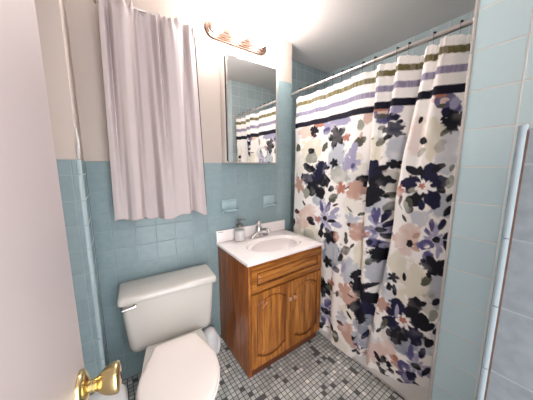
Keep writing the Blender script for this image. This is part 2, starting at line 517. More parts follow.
# small round magnifying mirror stuck on the glass
rm = thing('magnifying_mirror', 'small round magnifying mirror stuck low on the cabinet mirror', 'mirror', (1.000, YB - 0.1025, 1.499))
bm = B()
lathe(bm, [(0.030, 0.0), (0.036, 0.003), (0.046, 0.008), (0.047, 0.013), (0.045, 0.016), (0.041, 0.0165), (0.039, 0.013)], 40, aim((0,0,0), (0,-1,0)), cap1=False)
obj('rim', bm, M_white, rm)
bm = B(); tube(bm, [(0.0395*math.cos(2*PI*i/40), -0.0145, 0.0395*math.sin(2*PI*i/40)) for i in range(41)], 0.0016, 8)
obj('seal_ring', bm, M_dark, rm)
bm = B()
lathe(bm, [(0.0405, 0.0140), (0.032, 0.0118), (0.024, 0.0103), (0.016, 0.0093), (0.008, 0.0087), (0.001, 0.0085)], 40, aim((0,0,0), (0,-1,0)))
obj('mirror_glass', bm, M_mirror, rm)

# ------------------------------------------------------------------ ceramic dishes on the wall
def soap_dish(name, loc, w, label, cat):
    t = thing(name, label, cat, loc, 0, 'ceramic holders set in the tiles over the basin')
    bm = B(); box(bm, -w/2, w/2, -0.012, 0.004, -0.052, 0.054, 0.004, 2)
    obj('backplate', bm, M_soapdish, t)
    bm = B(); tube(bm, [(-w/2 + 0.004, -0.012, 0.044), (0, -0.016, 0.046), (w/2 - 0.004, -0.012, 0.044)], 0.006, 10)
    obj('lip', bm, M_soapdish, t)
    bm = B()
    def half(a, dpt, z):
        return [(a*math.cos(PI + PI*i/20), -0.008 + dpt*math.sin(PI + PI*i/20), z) for i in range(21)]
    def sq(a, dpt, z):
        pts = []
        for i in range(21):
            an = PI + PI*i/20
            c, s = math.cos(an), math.sin(an)
            pts.append((a*math.copysign(abs(c)**0.45, c), -0.008 + dpt*math.copysign(abs(s)**0.45, s), z))
        return pts
    loft(bm, [sq(w*0.36, 0.030, -0.046), sq(w*0.50, 0.060, -0.030), sq(w*0.53, 0.066, -0.022), sq(w*0.52, 0.064, -0.018), sq(w*0.47, 0.056, -0.020), sq(w*0.42, 0.045, -0.026)])
    obj('tray', bm, M_soapdish, t)
    return t
soap_dish('soap_dish', (0.748, YB, 1.085), 0.125, 'blue ceramic soap dish on the tiles above the soap dispenser', 'soap dish')
soap_dish('soap_dish', (1.132, YB, 1.090), 0.118, 'blue ceramic soap dish on the tiles beside the shower curtain', 'soap dish')

# ------------------------------------------------------------------ vanity cabinet
VX0, VX1, VY0, VY1 = 0.642, 1.302, 1.105, YB - 0.004
van = thing('vanity_cabinet', 'honey oak vanity cabinet with two arched doors under the basin', 'cabinet', (0.972, 1.34, 0))
def wx(x): return x - 0.972
def wy(y): return y - 1.34
ZT = 0.786
bm = B()
box(bm, wx(VX0), wx(VX0 + 0.018), wy(VY0 + 0.004), wy(VY1), 0.0, ZT, 0.001, 1)
obj('side_panel', bm, M_oak_side, van)
bm = B()
box(bm, wx(VX1 - 0.018), wx(VX1), wy(VY0 + 0.03), wy(VY1), 0.0, ZT, 0.001, 1)
obj('side_panel', bm, M_oak_side, van)
for xa, xb, zb in ((VX0 + 0.001, VX0 + 0.030, ZT), (VX1 - 0.030, VX1 - 0.001, ZT), (0.965, 0.990, 0.58)):
    bm = B(); box(bm, wx(xa), wx(xb), wy(VY0), wy(VY0 + 0.02), 0.060, zb, 0.0015, 1)
    obj('stile', bm, M_oak, van)
for za, zb in ((0.580, ZT), (0.056, 0.095)):
    bm = B(); box(bm, wx(VX0 + 0.03), wx(VX1 - 0.03), wy(VY0 + 0.0005), wy(VY0 + 0.02), za, zb, 0.001, 1)
    obj('rail', bm, M_oak_x, van)
bm = B(); box(bm, wx(VX0 + 0.0005), wx(VX1 - 0.02), wy(VY0 + 0.006), wy(VY0 + 0.02), 0.0, 0.058, 0.001, 1)
obj('toe_kick', bm, M_oak_dark, van)
bm = B(); box(bm, wx(VX0 + 0.018), wx(VX1 - 0.018), wy(VY1 - 0.01), wy(VY1), 0.02, ZT)
obj('back_panel', bm, M_oak_side, van)

def panel_front(bm, x0, x1, z0, z1, yf, th, arch, margin, ntop=24):
    """a frame-and-raised-panel front facing -y; arch>0 bows the panel's top and bottom edge"""
    def loop(m, a, y):
        pts = []
        xa, xb, za, zb = x0 + m, x1 - m, z0 + m, z1 - m
        def bow(u):
            # flat shoulders then a rise to the middle
            v = max(0.0, 1 - (abs(2*u - 1)/0.90)**2)
            return v
        for i in range(ntop): u = i/ntop; pts.append((xa + (xb-xa)*u, y, za + a*(1-bow(u)) ))
        for i in range(10): u = i/10; pts.append((xb, y, za + a + (zb - za - 2*a)*u))
        for i in range(ntop): u = i/ntop; pts.append((xb - (xb-xa)*u, y, zb - a*(1-bow(u))))
        for i in range(10): u = i/10; pts.append((xa, y, zb - a - (zb - za - 2*a)*u))
        return pts
    A = arch
    seq = [(0, 0, yf + th), (0, 0, yf + 0.003), (0.003, 0, yf), (margin - 0.006, A, yf), (margin - 0.003, A, yf + 0.002), (margin - 0.001, A, yf + 0.010), (margin + 0.005, A, yf + 0.0115), (margin + 0.008, A, yf + 0.0085), (margin + 0.030, A, yf + 0.0025), (margin + 0.032, A, yf + 0.0005)]
    R = loft(bm, [loop(m, a, y) for m, a, y in seq], cap0=True, cap1=True)
    n = len(R[0])
    bm.faces.ensure_lookup_table()
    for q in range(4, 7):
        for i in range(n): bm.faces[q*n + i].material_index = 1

for x0, x1, kx in ((0.653, 0.974, 0.955), (0.981, 1.293, 1.000)):
    bm = B(); panel_front(bm, wx(x0), wx(x1), 0.070, 0.592, wy(VY0 - 0.019), 0.019, 0.040, 0.041)
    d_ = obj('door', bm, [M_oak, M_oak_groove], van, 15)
    bm = B()
    lathe(bm, [(0.006, 0.0), (0.005, 0.010), (0.008, 0.013), (0.013, 0.017), (0.0145, 0.021), (0.012, 0.026), (0.005, 0.0285)], 20, aim((wx(kx), wy(VY0 - 0.019), 0.475), (0,-1,0)))
    obj('knob', bm, M_knob, d_)
bm = B(); panel_front(bm, wx(0.655), wx(1.291), 0.606, 0.772, wy(VY0 - 0.019), 0.019, 0.0, 0.042)
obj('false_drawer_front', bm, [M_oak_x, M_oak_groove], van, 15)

# ------------------------------------------------------------------ basin top
CX0, CX1, CY0, CY1, CZ0, CZ1 = 0.629, 1.308, 1.089, YB - 0.001, 0.7865, 0.8085
top = thing('washbasin', 'white moulded basin top with backsplash on the oak vanity', 'sink', (0.97, 1.33, CZ0))
def rect_loop(m, z, n=64):
    """n points on the inset rectangle, indexed by angle about the bowl centre"""
    cx, cy = BC
    pts = []
    for i in range(n):
        a = 2*PI*i/n; c, s = math.cos(a), math.sin(a)
        k = min(((CX1 - m - cx) if c > 0 else (cx - CX0 - m))/max(abs(c), 1e-9), ((CY1 - m - cy) if s > 0 else (cy - CY0 - m))/max(abs(s), 1e-9))
        pts.append([cx + k*c, cy + k*s, z])
    for (qx, qy) in ((CX0+m, CY0+m), (CX1-m, CY0+m), (CX1-m, CY1-m), (CX0+m, CY1-m)):
        i = min(range(n), key=lambda i: (pts[i][0]-qx)**2 + (pts[i][1]-qy)**2)
        pts[i][0], pts[i][1] = qx, qy
    return [(p[0]-0.97, p[1]-1.33, p[2]-CZ0) for p in pts]
BC = (1.000, 1.306)
def oval(ax, ay, z, n=64, dy=0.0):
    return [(BC[0] + ax*math.cos(2*PI*i/n) - 0.97, BC[1] + dy + ay*math.sin(2*PI*i/n) - 1.33, z - CZ0) for i in range(n)]
bm = B()
rings = [oval(0.20, 0.12, CZ0 + 0.001), rect_loop(0.02, CZ0), rect_loop(0.0, CZ0 + 0.003), rect_loop(0.0, CZ1 - 0.006), rect_loop(0.002, CZ1 - 0.002), rect_loop(0.006, CZ1),
         oval(0.252, 0.163, CZ1), oval(0.246, 0.158, CZ1 + 0.001), oval(0.238, 0.151, CZ1 - 0.002), oval(0.228, 0.142, CZ1 - 0.016), oval(0.205, 0.124, CZ1 - 0.060), oval(0.165, 0.096, CZ1 - 0.100), oval(0.10, 0.06, CZ1 - 0.122), oval(0.03, 0.022, CZ1 - 0.128), oval(0.020, 0.020, CZ1 - 0.129)]
loft(bm, rings, cap0=False)
obj('counter', bm, M_marble, top, 35)
bm = B(); box(bm, CX0 - 0.97, CX1 - 0.97, YB - 0.022 - 1.33, YB - 0.001 - 1.33, CZ1 - CZ0 - 0.001, 0.113, 0.004, 2)
bs = obj('backsplash', bm, M_marble, top)
bm = B()
for k, (w_, h_) in enumerate(((0.006, 0.006), (0.004, 0.004), (0.007, 0.004), (0.003, 0.006), (0.006, 0.004))):
    x_ = CX0 - 0.97 + 0.014 + k*0.0085
    box(bm, x_, x_ + w_, YB - 0.0228 - 1.33, YB - 0.0219 - 1.33, 0.100, 0.100 + h_)
obj('maker_mark', bm, M_dark, bs)
bm = B(); lathe(bm, [(0.0205, 0), (0.0205, 0.003), (0.017, 0.004), (0.015, 0.001), (0.004, 0.001)], 24, Matrix.Translation((BC[0]-0.97, BC[1]-1.33, CZ1 - CZ0 - 0.1285)))
obj('drain', bm, M_chrome, top)

# ------------------------------------------------------------------ faucet
fa = thing('faucet', 'chrome single-knob faucet standing behind the basin bowl', 'faucet', (0.985, 1.513, CZ1))
fa.scale = (1.12, 1.12, 1.15)
bm = B()
loft(bm, [rrect(w_, d_, d_/2 - 0.001, z_, 8) for w_, d_, z_ in ((0.165,0.056,0.0),(0.168,0.058,0.004),(0.160,0.052,0.012),(0.120,0.046,0.022),(0.070,0.042,0.032),(0.052,0.040,0.042))])
obj('base', bm, M_chrome, fa)
bm = B()
lathe(bm, [(0.029, 0.030), (0.028, 0.050), (0.025, 0.068), (0.020, 0.077), (0.013, 0.080), (0.012, 0.084)], 24)
obj('body', bm, M_chrome, fa)
bm = B()
tube(bm, [(0.004, -0.006, 0.036), (0.010, -0.026, 0.046), (0.019, -0.052, 0.056), (0.027, -0.076, 0.060), (0.031, -0.088, 0.056), (0.032, -0.091, 0.046)], [0.024, 0.021, 0.017, 0.0145, 0.0135, 0.012], 16)
obj('spout', bm, M_chrome, fa)
bm = B()
lathe(bm, [(0.010, 0.080), (0.014, 0.086), (0.021, 0.092), (0.024, 0.101), (0.023, 0.110), (0.017, 0.117), (0.007, 0.120)], 12)
obj('handle', bm, M_rod, fa)
bm = B(); tube(bm, [(-0.004, 0.02, 0.035), (-0.004, 0.02, 0.062)], 0.003, 8); lathe(bm, [(0.003, 0.060), (0.006, 0.063), (0.006, 0.068), (0.003, 0.071)], 12, Matrix.Translation((-0.004, 0.02, 0)))
obj('lift_rod', bm, M_chrome, fa)

# ------------------------------------------------------------------ soap dispenser
def glass_mat():
    t = NT('clear_glass')
    tr = t.n('ShaderNodeBsdfTransparent'); tr.inputs[0].default_value = (0.95, 0.96, 0.96, 1)
    gl = t.n('ShaderNodeBsdfGlossy'); gl.inputs['Roughness'].default_value = 0.04
    lw = t.n('ShaderNodeLayerWeight'); lw.inputs[0].default_value = 0.25
    f = t.math('ADD', t.math('MULTIPLY', lw.outputs['Facing'], 0.28), 0.03)
    mx = t.n('ShaderNodeMixShader'); t.put(mx.inputs[0], f)
    t.t.links.new(tr.outputs[0], mx.inputs[1]); t.t.links.new(gl.outputs[0], mx.inputs[2])
    return t.done(mx.outputs[0])
M_glass = glass_mat()
M_soap = plain('white_soap', (232, 226, 224), 0.45, var=0.02)
M_pump = plain('gunmetal_pump', (132, 130, 124), 0.3, 1.0, var=0.1)
sd = thing('soap_dispenser', 'clear glass jar of white soap with a metal pump on the basin top', 'soap dispenser', (0.802, 1.508, CZ1))
bm = B(); lathe(bm, [(0.040,0.0),(0.0435,0.004),(0.0445,0.02),(0.0445,0.092),(0.040,0.104),(0.030,0.112),(0.028,0.118),(0.028,0.126)], 32)
obj('jar', bm, M_glass, sd)
bm = B(); lathe(bm, [(0.036,0.004),(0.0405,0.008),(0.0405,0.086),(0.034,0.090)], 28)
obj('soap', bm, M_soap, sd)
bm = B(); lathe(bm, [(0.031,0.118),(0.031,0.134),(0.026,0.138),(0.010,0.140),(0.007,0.142),(0.007,0.160),(0.012,0.162),(0.013,0.172),(0.010,0.176)], 24)
pm = obj('pump', bm, M_pump, sd)
bm = B(); tube(bm, [(0.0,0.0,0.168),(0.024,-0.006,0.170),(0.046,-0.012,0.167),(0.050,-0.013,0.160)], [0.006,0.005,0.0045,0.004], 10)
obj('nozzle', bm, M_pump, pm)

# ------------------------------------------------------------------ toilet
toi = thing('toilet', 'off-white toilet with closed lid under the pale window curtain', 'toilet', (0.262, 1.552, 0), -0.075)
def tring(w, y0, y1, r, z, n=7, xo=0.0):
    return rrect(w, abs(y1 - y0), r, z, n, xo, (y0 + y1)/2)
bm = B()
rings = [tring(0.40, -0.05, -0.15, 0.04, 0.302), tring(0.450, -0.025, -0.184, 0.045, 0.306), tring(0.476, -0.013, -0.202, 0.045, 0.322), tring(0.488, -0.008, -0.206, 0.042, 0.358), tring(0.500, -0.006, -0.209, 0.038, 0.45), tring(0.515, -0.004, -0.212, 0.034, 0.56), tring(0.522, -0.004, -0.213, 0.032, 0.645)]
loft(bm, rings)
tk = obj('tank', bm, M_porc, toi, 50)
bm = B()
rings = [tring(0.520, -0.004, -0.215, 0.03, 0.640), tring(0.548, 0.002, -0.232, 0.022, 0.642), tring(0.552, 0.003, -0.235, 0.022, 0.648), tring(0.548, 0.002, -0.232, 0.022, 0.668), tring(0.540, -0.001, -0.226, 0.024, 0.677), tring(0.524, -0.008, -0.214, 0.024, 0.681), tring(0.40, -0.05, -0.17, 0.02, 0.683)]
loft(bm, rings)
obj('tank_lid', bm, M_porc, toi, 50)
bm = B()
lathe(bm, [(0.013, 0.0), (0.013, 0.006), (0.010, 0.012), (0.004, 0.014)], 20, aim((-0.196, -0.212, 0.618), (0,-1,0)))
lv = obj('flush_lever', bm, M_chrome, tk)
bm = B(); tube(bm, [(-0.194, -0.222, 0.619), (-0.210, -0.228, 0.619), (-0.236, -0.230, 0.618), (-0.256, -0.230, 0.616)], [0.011, 0.0075, 0.006, 0.007], 12)
obj('handle', bm, M_chrome, lv)

def egg(hw_back, hw, yb, yw, yf, z, n=48, xo=-0.008):
    """outline: back edge half width hw_back at yb, widest hw at yw, rounded front at yf"""
    pts = []
    m = n//2
    for i in range(m + 1):          # right side from back to front
        u = i/m
        if u < 0.36:
            v = u/0.36; s = v*v*(3-2*v)
            pts.append((hw_back + (hw - hw_back)*(0.6*s + 0.4*math.sin(v*PI/2)), yb + (yw - yb)*v))
        else:
            v = (u - 0.36)/0.64*PI/2
            pts.append((hw*math.cos(v), yw + (yf - yw)*math.sin(v)))
    left = [(-x, y) for x, y in reversed(pts[:-1])]
    return [(x + xo + 0.07*(y + 0.325), y, z) for x, y in pts + left]
YH = -0.325
bm = B()
rings = [egg(0.10,0.125,-0.10,-0.30,-0.56,0.0), egg(0.10,0.122,-0.10,-0.30,-0.55,0.03), egg(0.085,0.105,-0.11,-0.34,-0.53,0.10), egg(0.085,0.115,-0.11,-0.40,-0.58,0.18), egg(0.10,0.145,-0.06,-0.46,-0.68,0.26), egg(0.12,0.170,-0.03,-0.50,-0.755,0.32), egg(0.13,0.178,-0.02,-0.52,-0.775,0.352), egg(0.13,0.176,-0.02,-0.52,-0.772,0.366)]
# keep the rear shelf under the tank
rings = [[(x, y, min(z, 0.301) if (y > -0.24 and z > 0.3) else z) for x, y, z in r] for r in rings]
loft(bm, rings)
obj('bowl', bm, M_porc, toi, 60)
bm = B()
loft(bm, [egg(0.111,0.182,YH,-0.54,-0.786,0.367), egg(0.115,0.188,YH+0.002,-0.54,-0.792,0.371), egg(0.115,0.188,YH+0.002,-0.54,-0.792,0.379), egg(0.111,0.182,YH,-0.54,-0.786,0.3825)])
obj('seat', bm, M_seat, toi, 50)
bm = B()
loft(bm, [egg(0.104,0.174,YH,-0.54,-0.779,0.3865), egg(0.112,0.183,YH+0.002,-0.54,-0.788,0.391), egg(0.112,0.183,YH+0.002,-0.54,-0.788,0.399), egg(0.109,0.179,YH,-0.54,-0.784,0.405), egg(0.094,0.164,YH-0.016,-0.54,-0.768,0.4075), egg(0.06,0.09,YH-0.06,-0.52,-0.68,0.4085)])
obj('lid', bm, M_seat, toi, 50)
bm = B(); loft(bm, [rrect(w_, d_, 0.010, z_, 5, -0.008, YH + 0.019) for w_, d_, z_ in ((0.206, 0.030, 0.362), (0.206, 0.030, 0.386), (0.198, 0.022, 0.390))])
obj('hinge_bar', bm, M_seat, toi)

# ------------------------------------------------------------------ bits on the floor
br = thing('toilet_brush_canister', 'white domed canister on the floor between the toilet and the vanity', 'toilet brush', (0.503, 1.455, 0))
br.scale = (0.94, 0.94, 0.92)
bm = B(); lathe(bm, [(0.060,0.0),(0.064,0.004),(0.067,0.06),(0.066,0.14),(0.062,0.175),(0.052,0.200),(0.036,0.216),(0.016,0.224),(0.004,0.226)], 32)
obj('canister', bm, M_white, br)
bm = B(); tube(bm, [(0.050,-0.030,0.01),(0.062,-0.032,0.06),(0.064,-0.032,0.12),(0.056,-0.030,0.150),(0.040,-0.026,0.158)], [0.015,0.015,0.014,0.012,0.008], 10)
obj('side_clip', bm, M_white, br)
bi = thing('waste_bin', 'small white bin on the floor between the door knob and the toilet', 'bin', (-0.118, 1.205, 0))
bi.scale = (1.15, 1.15, 1.12)
bm = B(); loft(bm, [rrect(w_, w_*0.85, w_*0.3, z_, 8) for w_, z_ in ((0.13,0.0),(0.135,0.004),(0.155,0.15),(0.165,0.205))])
obj('bucket', bm, M_white, bi)
bm = B(); loft(bm, [rrect(w_, w_*0.85, w_*0.3, z_, 8) for w_, z_ in ((0.166,0.204),(0.170,0.208),(0.168,0.222),(0.150,0.238),(0.11,0.246),(0.05,0.249))])
obj('lid', bm, M_white, bi)

# ------------------------------------------------------------------ bath
tub = thing('bathtub', 'white bath behind the floral shower curtain', 'bathtub', (1.75, 1.07, 0))
bm = B(); box(bm, 1.345 - 1.75, 1.400 - 1.75, YE + 0.001 - 1.07, YB - 0.001 - 1.07, 0.0, 0.395, 0.004, 2)
obj('apron', bm, M_tub, tub)
bm = B(); tube(bm, [(1.3435 - 1.75, y - 1.07, 0.004) for y in (YE + 0.002, 0.8, 1.2, YB - 0.002)], 0.006, 8)
obj('caulk_line', bm, M_caulk, tub)
bm = B()
tcx, tcy = (1.398 + 2.147)/2 - 1.75, (YE + 1.805)/2 - 1.07
loft(bm, [rrect(0.747, 1.470, 0.01, 0.0, 8, tcx, tcy), rrect(0.747, 1.470, 0.01, 0.395, 8, tcx, tcy), rrect(0.60, 1.32, 0.12, 0.400, 8, tcx, tcy), rrect(0.57, 1.28, 0.14, 0.38, 8, tcx, tcy), rrect(0.50, 1.16, 0.16, 0.12, 8, tcx, tcy), rrect(0.42, 1.06, 0.15, 0.075, 8, tcx, tcy)])
obj('basin', bm, M_tub, tub)

# ------------------------------------------------------------------ shower rod, hooks, curtain
ZR = 2.030; XRD = 1.385
rd = thing('shower_rod', 'long steel rod carrying the floral shower curtain', 'shower rod', (XRD, 1.07, ZR))
bm = B(); tube(bm, [(0, YE - 1.07, 0), (0, 0, 0), (0, 1.806 - 1.07, 0)], 0.0125, 20)
obj('bar', bm, M_rod, rd)
for y, s in ((YE, 1), (1.806, -1)):
    bm = B(); lathe(bm, [(0.030, 0.0), (0.030, 0.006), (0.022, 0.014), (0.016, 0.022)], 24, aim((0, y - 1.07, 0), (0, s, 0)))
    obj('flange', bm, M_rod, rd)
HY = [(1.453, 'nearest the back wall'), (1.36, None), (1.274, None), (1.113, None), (0.966, None), (0.880, None), (0.802, None), (0.674, None), (0.614, None), (0.500, None), (0.396, 'nearest the tiled right wall'), (0.348, None)]
HY = [1.453, 1.360, 1.274, 1.190, 1.113, 1.035, 0.966, 0.880, 0.802, 0.674, 0.614, 0.500, 0.396]
hook = thing('curtain_hook', 'x', 'curtain hook', (XRD, HY[0], ZR), 0, 'hooks along the shower rod')
bm = B()
pts = []
for i in range(20):
    a = -PI*0.15 + PI*1.45*i/19
    pts.append((0.0165*math.cos(a), 0, 0.0165*math.sin(a)))
pts += [(-0.017, 0.0, -0.020), (-0.014, 0.0, -0.032), (-0.009, 0.0, -0.044), (-0.006, 0.0, -0.052), (-0.010, 0, -0.058), (-0.016, 0, -0.054)]
tube(bm, pts, 0.0016, 8)
hk = obj('wire', bm, M_pump, hook)
for dx, dz in ((0.0, 0.0185), (-0.011, 0.0150), (0.011, 0.0150)):
    bm = B(); lathe(bm, [(0.001,-0.0045),(0.004,-0.003),(0.005,0),(0.004,0.003),(0.001,0.0045)], 10, Matrix.Translation((dx, 0, dz)))
    obj('roller', bm, M_dark, hook)
ORD = ['first', 'second', 'third', 'fourth', 'fifth', 'sixth', 'seventh', 'eighth', 'ninth', 'tenth', 'eleventh', 'twelfth', 'thirteenth']
for k, y in enumerate(HY):
    h_ = hook if k == 0 else copy_tree(hook)
    h_.location = (XRD, y, ZR)
    h_['label'] = 'dark wire curtain hook on the shower rod, %s from the end at the back wall' % ORD[k]

# floral shower curtain: plan of the folds at three heights, print laid out in metres (y, z)
KEYS=[(2.03,[1.54,1.511,.80,.552,.345,.30]),(1.15,[1.54,1.511,.825,.632,.345,.30]),(.1,[1.54,1.5,.78,.70,.345,.30])]
ROWS=[
[(1.511,1.385),(1.465,1.378),(1.352,1.402),(1.28,1.385),(1.207,1.402),(1.10,1.386),(1.023,1.39),(.895,1.373),(.841,1.388),(.80,1.405),(.785,1.39),(.765,1.345),(.75,1.333),(.716,1.361),(.69,1.392),(.675,1.385),(.655,1.35),(.645,1.341),(.607,1.385),(.565,1.42),(.552,1.418),(.525,1.36),(.510,1.346),(.473,1.374),(.463,1.36),(.450,1.316),(.443,1.312),(.402,1.349),(.362,1.388),(.345,1.39)],
[(1.511,1.385),(1.344,1.362),(1.205,1.372),(1.067,1.352),(.978,1.366),(.892,1.348),(.85,1.368),(.825,1.395),(.802,1.38),(.778,1.330),(.765,1.316),(.72,1.332),(.68,1.352),(.657,1.378),(.642,1.425),(.632,1.43),(.622,1.415),(.600,1.335),(.585,1.310),(.55,1.304),(.48,1.325),(.42,1.328),(.38,1.335),(.345,1.35)],
[(1.5,1.345),(1.3,1.33),(1.156,1.33),(1.073,1.322),(1.03,1.338),(1.01,1.335),(.99,1.300),(.975,1.290),(.916,1.286),(.847,1.284),(.796,1.292),(.775,1.315),(.76,1.305),(.727,1.305),(.712,1.335),(.70,1.36),(.69,1.345),(.678,1.292),(.664,1.278),(.615,1.284),(.555,1.290),(.487,1.293),(.415,1.297),(.375,1.31),(.345,1.325)]]
SK=np.array([0,.02,1,2,3,3.05])
def smooth_interp(xq,xs,ys):
    o=np.argsort(xs);xs=np.array(xs)[o];ys=np.array(ys)[o]
    m=np.gradient(ys,xs)*.8
    i=np.clip(np.searchsorted(xs,xq)-1,0,len(xs)-2)
    h=xs[i+1]-xs[i];t=np.clip((xq-xs[i])/h,0,1)
    return (2*t**3-3*t*t+1)*ys[i]+(t**3-2*t*t+t)*h*m[i]+(-2*t**3+3*t*t)*ys[i+1]+(t**3-t*t)*h*m[i+1]
RS=[]
for (z,k),row in zip(KEYS,ROWS):
    RS.append(([float(np.interp(-y,[-v for v in k],SK)) for y,_ in row],[x for _,x in row]))
def wts(z):
    zs=[.1,1.15,2.03]
    def sm(t): t=np.clip(t,0,1);return t*t*(3-2*t)
    a=sm((z-1.15)/.88); c=sm((1.15-z)/1.05)
    return a,1-a-c,c
def XS(s,z):
    w=wts(z)
    return sum(wi*smooth_interp(s,*r) for wi,r in zip(w,RS))
def YS(s,z):
    w=wts(z)
    return sum(wi*np.interp(s,SK,k) for wi,(q,k) in zip(w,KEYS))

